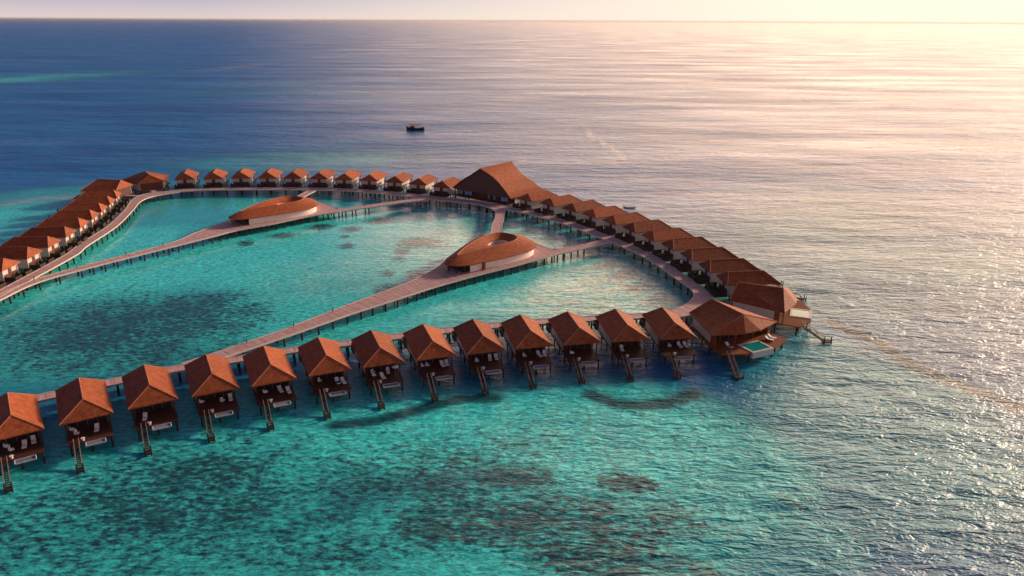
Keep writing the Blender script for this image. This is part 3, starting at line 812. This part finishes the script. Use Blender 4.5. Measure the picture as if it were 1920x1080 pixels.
for k, lst in ITEMS.items():
    where = '%s near villa from the left' % ORD[k]
    for it in lst:
        kind, x, y = it
        if kind == 'l': put_item('l', k, x, y, random.uniform(-0.2, 0.2), 'white sun lounger%s on deck of %s' % (which(it, lst), where))
        elif kind == 'b': put_item('b', k, x, y, 0.1, 'sun lounger covered with a blue towel on deck of ' + where)
        elif kind == 'p': put_item('p', k, x, y, 0, 'round white parasol open on deck of ' + where)
        else: put_item('c', k, x, y, random.uniform(1.0, 2.2), 'pale armchair%s on veranda of %s' % (which(it, lst), where))
    put_item('s', k, -1.15, -9.0, 0, 'small round white side table above the stair of ' + where)

# ---------------------------------------------------------------- pool villas: fan-shaped roofs on the ring's corners
def make_pool_villa():
    v = thing('pool_villa', 'x', 'villa', group='large pool villas on the corners of the ring')
    ze, zr = 5.72, 8.8
    # local frame: sea end -Y ; fan outline
    BL, FL, FM1, FM2, FR, BR = (-5.5, 1.0), (-9.7, -12.3), (-2.2, -14.7), (2.2, -14.7), (9.7, -12.3), (5.5, 1.0)
    eave = [BL, FL, FM1, FM2, FR, BR]
    rb, rfp = (0, -0.2, zr), (0, -11.2, zr - 0.1)
    mb = MB(); up = [(x, y, ze) for x, y in eave] + [rb, rfp]; lo = [(x, y, z - 0.24) for x, y, z in up]
    fs = [(0, 1, 7, 6), (1, 2, 7), (2, 3, 7), (3, 4, 7), (4, 5, 6, 7), (5, 0, 6)]
    mb.add(up + lo, fs + [tuple(8 + i for i in reversed(f)) for f in fs] + [(i, 8 + i, 8 + (i + 1) % 6, (i + 1) % 6) for i in range(6)])
    roof = mb.build('roof', M['shingle'], v)
    rc = MB()
    for a, b in ((rb, rfp), (rfp, (*FL, ze)), (rfp, (*FR, ze)), (rb, (*BL, ze)), (rb, (*BR, ze))): rc.tube(a, b, 0.11, n=6)
    rc.build('ridge_cap', M['ridge'], roof)
    for s in (-1, 1):
        MB().prism([(s * 4.5, 0.3), (s * 4.75, 0.3), (s * 7.85, -9.9), (s * 7.6, -9.9)], 2.5, 5.9).build('side_wall', M['white'], v)
        MB().prism([(s * 7.62, -9.95), (s * 7.92, -9.95), (s * 8.25, -11.2), (s * 7.95, -11.2)], 2.5, 5.6).build('timber_screen', M['brown'], v)
    MB().box(-4.5, 4.5, 0.15, 0.35, 2.5, 5.9).build('rear_wall', M['gable'], v)
    g = MB().box(-7.4, 7.4, -9.7, -9.55, 2.5, 5.6).build('sliding_door', M['glass'], v)
    f = MB()
    for x in (-7.3, -4.9, -2.4, 0, 2.4, 4.9, 7.3): f.box(x - 0.1, x + 0.1, -9.8, -9.7, 2.5, 5.6)
    f.build('door_frame', M['brown'], g)
    for x in (-8.4, -2.6, 2.6, 8.4): MB().box(x - 0.14, x + 0.14, -12.2, -11.95, 2.5, 5.5).build('veranda_post', M['brown'], v)
    deck = [(5.0, 0.9), (8.9, -10.5), (9.8, -15.9), (3.9, -18.4), (3.05, -18.4), (3.05, -13.5), (-3.05, -13.5), (-3.05, -18.3), (-4.0, -18.3), (-9.8, -16.2), (-8.9, -10.5), (-5.0, 0.9)]
    MB().prism(deck, 2.24, 2.5).build('deck', M['brown'], v)
    co = MB()
    for b in ((-3.04, -2.55, -18.6, -13.52), (2.55, 3.04, -18.6, -13.52), (-2.55, 2.55, -18.6, -18.05), (-2.55, 2.55, -14.0, -13.52)): co.box(b[0], b[1], b[2], b[3], 1.2, 2.66)
    pl = co.build('pool_basin', M['coping'], v)
    MB().box(-2.55, 2.55, -18.05, -14.0, 1.2, 2.58).build('pool_water', M['pool'], pl)
    for x, y in ((-4.5, 0), (4.5, 0), (-6, -5), (6, -5), (0, -2.5), (-8.5, -10.5), (8.5, -10.5), (-3, -10), (3, -10), (-9, -15.5), (9, -15.2), (-3.4, -17.8), (3.4, -17.8), (0, -15.8), (-6.3, -15.8), (6.3, -15.8)):
        MB().tube((x, y, -2.5), (x, y, 2.24), 0.21, 0.18, 8).build('stilt', M['post'], v)
    st = MB()
    for s in (-0.5, 0.5): st.bar((-8.2 + s, -16.6, 2.4), (-10.6 + s, -22, 0.1), 0.1, 0.3)
    for k in range(12):
        t = (k + 0.5) / 12; x, y, z = -8.2 - 2.4 * t, -16.6 - 5.4 * t, 2.42 - 2.3 * t
        st.box(x - 0.5, x + 0.5, y - 0.18, y + 0.18, z, z + 0.06)
    so = st.build('stair', M['wood'], v)
    for s in (-0.58, 0.58):
        h = MB(); h.bar((-8.2 + s, -16.5, 3.45), (-10.6 + s, -22, 1.1), 0.11)
        for t in (0, 0.33, 0.66, 1.0): h.bar((-8.2 + s - 2.4 * t, -16.5 - 5.5 * t, 2.4 - 2.3 * t), (-8.2 + s - 2.4 * t, -16.5 - 5.5 * t, 3.47 - 2.35 * t), 0.1)
        h.build('handrail', M['rail'], so)
    ld = MB(); ld.box(-11.6, -9.8, -23.6, -21.9, 0.2, 0.38)
    for x in (-11.5, -9.9):
        for y in (-23.5, -22): ld.tube((x, y, -2.5), (x, y, 1.2), 0.12, n=6)
    ld.build('landing', M['post'], v)
    MB().box(-1.0, 1.0, 0.9, 9.0, 2.3, 2.46).build('entry_bridge', M['bridge'], v)
    return v
pv = make_pool_villa()
PV = [((48.2, 172.2), -64, 'large pool villa at the near right corner, turquoise pool facing the viewer'),
      ((58.0, 184.6), -21.4, 'large pool villa behind the near corner one, its pale pool shining by the open sea'),
      ((-155.0, 321.6), 125, 'large pool villa at the far left corner, beside the small distant villas'),
      ((-162.1, 311.1), 170, 'large pool villa at the head of the left row, roof ridge almost level')]
for i, ((x, y), d, lab) in enumerate(PV):
    o = pv if i == 0 else copy_tree(pv)
    o.location = (x, y, 0); o.rotation_euler = (0, 0, R(d + 90)); o['label'] = lab
# furniture on the nearest pool deck
def put_pool(kind, x, y, rz, label):
    X, Y = PV[0][0]; t = R(PV[0][1] + 90)
    o = copy_tree(proto[kind])
    o.location = (X + x * math.cos(t) - y * math.sin(t), Y + x * math.sin(t) + y * math.cos(t), 2.502); o.rotation_euler = (0, 0, t + rz); o['label'] = label
put_pool('l', 5.4, -14.6, 0.5, 'white sun lounger right of the turquoise pool on the corner deck, nearer the pool')
put_pool('l', 6.8, -14.0, 0.5, 'white sun lounger right of the turquoise pool on the corner deck, farther from the pool')
put_pool('b', -5.6, -13.6, 0.1, 'sun lounger with a blue towel left of the turquoise pool on the corner deck')

# ---------------------------------------------------------------- the big hall with its steep sweeping roof
def make_hall():
    h = thing('hall', 'big hall with a tall sweeping brown roof and dark open gable by the far boardwalk', 'hall', (0, 0, 0))
    A = Vector((-25.6, 316.5, 0)); u = Vector((0.7914, -0.6113, 0)); n = Vector((0.6113, 0.7914, 0))
    A -= n * 0.0
    near = [(0, 5.1), (5.0, 8.8), (10.4, 11.9), (15.6, 15.2), (19.0, 14.0), (22.4, 12.6), (25.0, 10.9), (27.4, 8.9), (29.6, 6.9), (31.3, 5.0)]
    far = [(0, 5.0), (5.4, 7.6), (11.0, 10.4), (15.6, 15.2), (17.9, 13.1), (20.7, 10.7), (23.5, 9.4), (26.6, 8.3), (29.6, 6.4), (34.4, 5.0)]
    L = 21.0; K = 8
    rows = []
    for k in range(K + 1):
        t = k / K
        rows.append([A + u * (a[0] * (1 - t) + b[0] * t) + n * (L * t) + Vector((0, 0, a[1] * (1 - t) + b[1] * t)) for a, b in zip(near, far)])
    m = len(near); mb = MB(); vs = []
    for r in rows: vs += [tuple(p) for p in r]
    nv = len(vs); vs += [(x, y, z - 0.35) for x, y, z in vs]
    fs = []
    for k in range(K):
        for i in range(m - 1):
            q = (k * m + i, k * m + i + 1, (k + 1) * m + i + 1, (k + 1) * m + i)
            fs += [q, tuple(nv + j for j in reversed(q))]
    for i in range(m - 1):
        fs += [(i, nv + i, nv + i + 1, i + 1), (K * m + i, K * m + i + 1, nv + K * m + i + 1, nv + K * m + i)]
    for k in range(K):
        fs += [(k * m, (k + 1) * m, nv + (k + 1) * m, nv + k * m), (k * m + m - 1, nv + k * m + m - 1, nv + (k + 1) * m + m - 1, (k + 1) * m + m - 1)]
    mb.add(vs, fs); roof = mb.build('roof', M['shingle'], h)
    rc = MB(); rc.tube(rows[0][3], rows[-1][3], 0.2, n=8); rc.build('ridge_cap', M['ridge'], roof)
    def plate(prof, off, thick, zb):
        P = [A + u * s + n * off + Vector((0, 0, z)) for s, z in prof]
        base = [A + u * prof[-1][0] + n * off + Vector((0, 0, zb)), A + u * prof[0][0] + n * off + Vector((0, 0, zb))]
        P = P + base; q = [p + n * thick for p in P]; c = len(P); g = MB()
        g.add(P + q, [tuple(range(c)), tuple(range(2 * c - 1, c - 1, -1))] + [(i, c + i, c + (i + 1) % c, (i + 1) % c) for i in range(c)])
        return g
    inner = [(s * 0.96 + 0.6, max(4.9, z - 0.45)) for s, z in near]
    plate(inner, 0.5, 0.25, 4.75).build('gable_end', M['gable'], h)
    innf = [(s * 0.94 + 1.0, max(4.9, z - 0.5)) for s, z in far]
    plate(innf, L - 0.8, 0.25, 2.6).build('rear_gable', M['gable'], h)
    def quad(s0, s1, o0, o1, z0, z1, mb):
        P = [A + u * s0 + n * o0, A + u * s1 + n * o0, A + u * s1 + n * o1, A + u * s0 + n * o1]
        return mb.prism([(p.x, p.y) for p in P], z0, z1)
    quad(0.5, 31.0, -1.0, L, 2.26, 2.55, MB()).build('floor_deck', M['wood'], h)
    quad(1.5, 30.0, 2.6, 2.8, 2.55, 4.9, MB()).build('front_wall', M['gable'], h)
    for s0, s1 in ((2.0, 3.6), (4.0, 5.4), (6.6, 8.2), (8.6, 10.4), (19.3, 20.0), (22.2, 23.0), (26.0, 27.8), (28.0, 29.4)):
        quad(s0, s1, 0.62, 0.7, 3.1, 4.7, MB()).build('window', M['skyglass'], h)
    for s in (1.2, 5.9, 11.0, 14.0, 17.2, 21.2, 25.2, 30.2):
        quad(s - 0.18, s + 0.18, 0.5, 0.86, 2.55, 4.95, MB()).build('column', M['post'], h)
    for s in (0.9, 31.2):
        quad(s - 0.12, s + 0.12, 3.0, L - 1, 2.55, 4.9, MB()).build('side_wall', M['white'], h)
    pts = []
    for s in (1.5, 8.8, 16, 23.2, 30):
        for o in (0.5, 7, 13.5, 20): pts.append(A + u * s + n * o)
    add_piles(h, 'pile', pts)
    return h
make_hall()

# ---------------------------------------------------------------- oval pavilions with ring roofs
def make_pavilion():
    p = thing('pavilion', 'x', 'pavilion', group='oval pavilions in the lagoon')
    OUT = [(-0.8, -1.5), (0.3, -5.0), (3.5, -7.2), (9, -8.0), (16, -8.8), (23, -9.0), (28, -8.5), (32, -6.6), (34.5, -3.6), (36, 0.5), (37, 5), (36, 9.4), (33, 12.8), (28, 13.8), (22, 12.3), (15, 9), (8, 5.2), (2.5, 2)]
    RID = [(4.2, -1.2), (5.0, -1.6), (7.0, -1.9), (10.5, -2.3), (16, -2.9), (22, -3.0), (26, -2.4), (29, -0.8), (30.4, 0.8), (31.2, 2.4), (31.4, 4.4), (31, 6.4), (30, 7.9), (27, 8.5), (22, 7.4), (16, 5.2), (10.5, 2.8), (6.2, 0.4)]
    INN = [(9.6, 0.4), (10.0, 0.35), (11.5, 0.7), (15.0, 1.5), (19.5, 2.4), (22, 1.0), (25, 0.2), (27, 1.1), (28, 2.0), (28.4, 3.0), (28.4, 4.2), (28.0, 5.2), (27.2, 5.8), (25.5, 5.9), (22.3, 5.0), (19.8, 3.0), (15.0, 1.9), (10.6, 0.7)]
    ZO, ZI = 5.15, 5.7
    def zr(s): return 6.45 + 0.75 * math.sin(math.pi * min(1, max(0, (s - 2) / 36)))
    def loop(P): return [(q.x, q.y) for q in catmull_closed(P, 3)]
    o_, r_, i_ = loop(OUT), loop(RID), loop(INN); n = len(o_)
    rings = [[(x, y, ZO) for x, y in o_]]
    for t in (0.35, 0.7):
        rings.append([(a[0] + (b[0] - a[0]) * t, a[1] + (b[1] - a[1]) * t, ZO + (zr(b[0]) - ZO) * t ** 0.92) for a, b in zip(o_, r_)])
    rings.append([(x, y, zr(x)) for x, y in r_])
    def zi(s): k = min(1, max(0, (s - 11) / 11)); return ZI + 0.85 * (1 - k * k * (3 - 2 * k))
    rings.append([((a[0] + b[0]) / 2, (a[1] + b[1]) / 2, (zr(a[0]) + zi(b[0])) / 2 - 0.05) for a, b in zip(r_, i_)])
    rings.append([(x, y, zi(x)) for x, y in i_])
    vs = [q for r in rings for q in r]; nv = len(vs); vs += [(x, y, z - 0.25) for x, y, z in vs]; fs = []
    for k in range(len(rings) - 1):
        for j in range(n):
            q = (k * n + j, k * n + (j + 1) % n, (k + 1) * n + (j + 1) % n, (k + 1) * n + j)
            fs += [q, tuple(nv + a for a in reversed(q))]
    e = (len(rings) - 1) * n
    for j in range(n):
        fs += [(j, nv + j, nv + (j + 1) % n, (j + 1) % n), (e + j, e + (j + 1) % n, nv + e + (j + 1) % n, nv + e + j)]
    rf = MB().add(vs, fs).build('roof', M['shingle'], p)
    rc = MB()
    for j in range(n): rc.tube((*r_[j], zr(r_[j][0])), (*r_[(j + 1) % n], zr(r_[(j + 1) % n][0])), 0.09, n=6)
    rc.build('ridge_cap', M['ridge'], rf)
    def wall(loop_, off, z0, z1, skip, name, m):
        c = Vector((18, 1.5)); w = MB(); N_ = len(loop_)
        def inn(q, d):
            v = Vector(q) - c; return Vector(q) - v.normalized() * d
        for j in range(N_):
            if skip(loop_[j]) or skip(loop_[(j + 1) % N_]): continue
            a, b = inn(loop_[j], off), inn(loop_[(j + 1) % N_], off); a2, b2 = inn(loop_[j], off + 0.22), inn(loop_[(j + 1) % N_], off + 0.22)
            w.prism([(a.x, a.y), (b.x, b.y), (b2.x, b2.y), (a2.x, a2.y)], z0, z1)
        return w.build(name, m, p)
    wall(o_, 1.0, 2.6, 5.2, lambda q: q[0] < 2.4 and q[1] > -7.3, 'outer_wall', M['cream'])
    wall(i_, -0.9, 2.6, 5.5, lambda q: q[0] < 9, 'courtyard_wall', M['cream'])
    MB().box(3.0, 3.3, -5.6, 1.6, 2.6, 5.1).build('entrance_door', M['glass'], p)
    for x, y in ((0.9, -4.6), (0.4, -1.6), (2.6, 1.4)): MB().tube((x, y, 2.6), (x, y, 5.1), 0.14, n=8).build('post', M['post'], p)
    return p
def catmull_closed(P, n):
    P = [Vector(q) for q in P]; m = len(P); out = []
    for k in range(m):
        a, b, c, d = P[k - 1], P[k], P[(k + 1) % m], P[(k + 2) % m]
        for j in range(n):
            t = j / n
            out.append(0.5 * ((2 * b) + (c - a) * t + (2 * a - 5 * b + 4 * c - d) * t * t + (3 * b - a - 3 * c + d) * t ** 3))
    return out
pav = make_pavilion()
pav['label'] = 'nearer oval pavilion with an orange ring roof around an open court and cream wall'
pav.location = (-20.0, 212.0, 0); pav.rotation_euler = (0, 0, math.atan2(0.69, 0.72))
pav2 = copy_tree(pav)
pav2['label'] = 'farther oval pavilion with a brown ring roof and pale curved wall, left in the lagoon'
pav2.location = (-101.7, 264.6, 0); pav2.rotation_euler = (0, 0, math.atan2(0.69, 0.72) + R(1.0))
pil = MB().box(8.6, 9.3, -7.9, -7.2, 2.6, 5.25).build('pillar', M['brown'], pav)

# ---------------------------------------------------------------- lamps along the inner boardwalks
lamp0 = None
def make_lamp():
    o = thing('bollard_light', 'x', 'bollard light', group='bollard lights along the inner boardwalks')
    MB().tube((0, 0, 0), (0, 0, 0.85), 0.11, n=8).build('post', M['lamp'], o)
    MB().tube((0, 0, 0.85), (0, 0, 1.05), 0.15, 0.13, n=8).build('lamp_head', M['lamp'], o)
    return o
for key, name in (('mid', 'middle boardwalk, %s from its near end'), ('west', 'long left boardwalk, %s from its left end')):
    _, a, b = BW[key]; acc = 0; cnt = 0
    for i in range(2, len(b) - 1):
        acc += (b[i] - b[i - 1]).length
        if acc > 12 and (a[i] - b[i]).length < 6:
            acc = 0
            o = make_lamp() if lamp0 is None else copy_tree(lamp0)
            lamp0 = lamp0 or o
            q = b[i].lerp(a[i], 0.12); o.location = (q.x, q.y, 2.595); o['label'] = 'small dark bollard light on the ' + name % ORD[cnt]
            cnt += 1

# ---------------------------------------------------------------- boats
def hull(mb, L, W, H, sheer=0.5, n=14):
    secs = []
    for i in range(n + 1):
        t = i / n; x = -L / 2 + L * t
        w = W / 2 * (math.sin(math.pi * min(1, max(0.02, 0.06 + 0.9 * t))) ** 0.6)
        zt = H + sheer * (abs(2 * t - 1) ** 2.4)
        secs.append([(x, -w, zt), (x, -w * 0.8, zt * 0.35), (x, 0, -0.35), (x, w * 0.8, zt * 0.35), (x, w, zt)])
    vs = [q for s in secs for q in s]; fs = []
    for i in range(n):
        for j in range(4): fs.append((i * 5 + j, i * 5 + j + 1, i * 5 + 5 + j + 1, i * 5 + 5 + j))
        fs.append((i * 5, i * 5 + 5, i * 5 + 9, i * 5 + 4))
    fs += [(0, 1, 2, 3, 4), (n * 5 + 4, n * 5 + 3, n * 5 + 2, n * 5 + 1, n * 5)]
    return mb.add(vs, fs)
d = thing('wooden_boat', 'dark wooden boat with a brown canopy alone on the blue sea behind the far villas', 'boat', (-67.3, 531, 0), R(-14))
hull(MB(), 13, 4.2, 1.7, 0.9).build('hull', M['hull'], d)
MB().box(-4.6, 3.6, -1.6, 1.6, 3.9, 4.1).build('canopy', M['canopy'], d)
for x in (-4.4, -1.7, 1.0, 3.4):
    for y in (-1.45, 1.45): MB().box(x - 0.07, x + 0.07, y - 0.07, y + 0.07, 1.65, 3.9).build('post', M['hull'], d)
MB().box(-3.4, -0.4, -1.2, 1.2, 1.7, 3.0).build('cabin', M['canopy'], d)
MB().bar((-6.2, 0, 2.0), (-6.9, 0, 3.7), 0.3, 0.5).build('prow', M['hull'], d)
s = thing('floating_platform', 'small square grey floating platform on the sea off the right row of villas', 'platform', (48.0, 305.0, 0), R(6))
MB().box(-2.3, 2.3, -2.3, 2.3, 0.28, 0.40).build('decking', M['grey'], s)
for x in (-1.6, 0, 1.6): MB().tube((x, -2.2, 0.05), (x, 2.2, 0.05), 0.24, n=10).build('float', M['pale'], s)
for x, y in ((-2.2, -2.2), (2.2, -2.2), (2.2, 2.2), (-2.2, 2.2)): MB().tube((x, y, 0.40), (x, y, 0.62), 0.09, n=8).build('cleat', M['lamp'], s)

# ---------------------------------------------------------------- sea haze
hz = MB().box(-95000, 95000, -95000, 95000, -4.0, 80.0).build('haze', M['white'])
hm = bpy.data.materials.new('sea_haze'); hm.use_nodes = True
hn = hm.node_tree; hn.nodes.remove(hn.nodes['Principled BSDF'])
pv_ = hn.nodes.new('ShaderNodeVolumePrincipled')
pv_.inputs['Color'].default_value = (0.70, 0.64, 0.64, 1)
pv_.inputs['Density'].default_value = 0.000016
pv_.inputs['Anisotropy'].default_value = 0.3
hn.links.new(pv_.outputs[0], hn.nodes['Material Output'].inputs['Volume'])
hz.data.materials.clear(); hz.data.materials.append(hm)
tag(hz, kind='stuff', label='thin pale haze over the sea, softening the horizon')
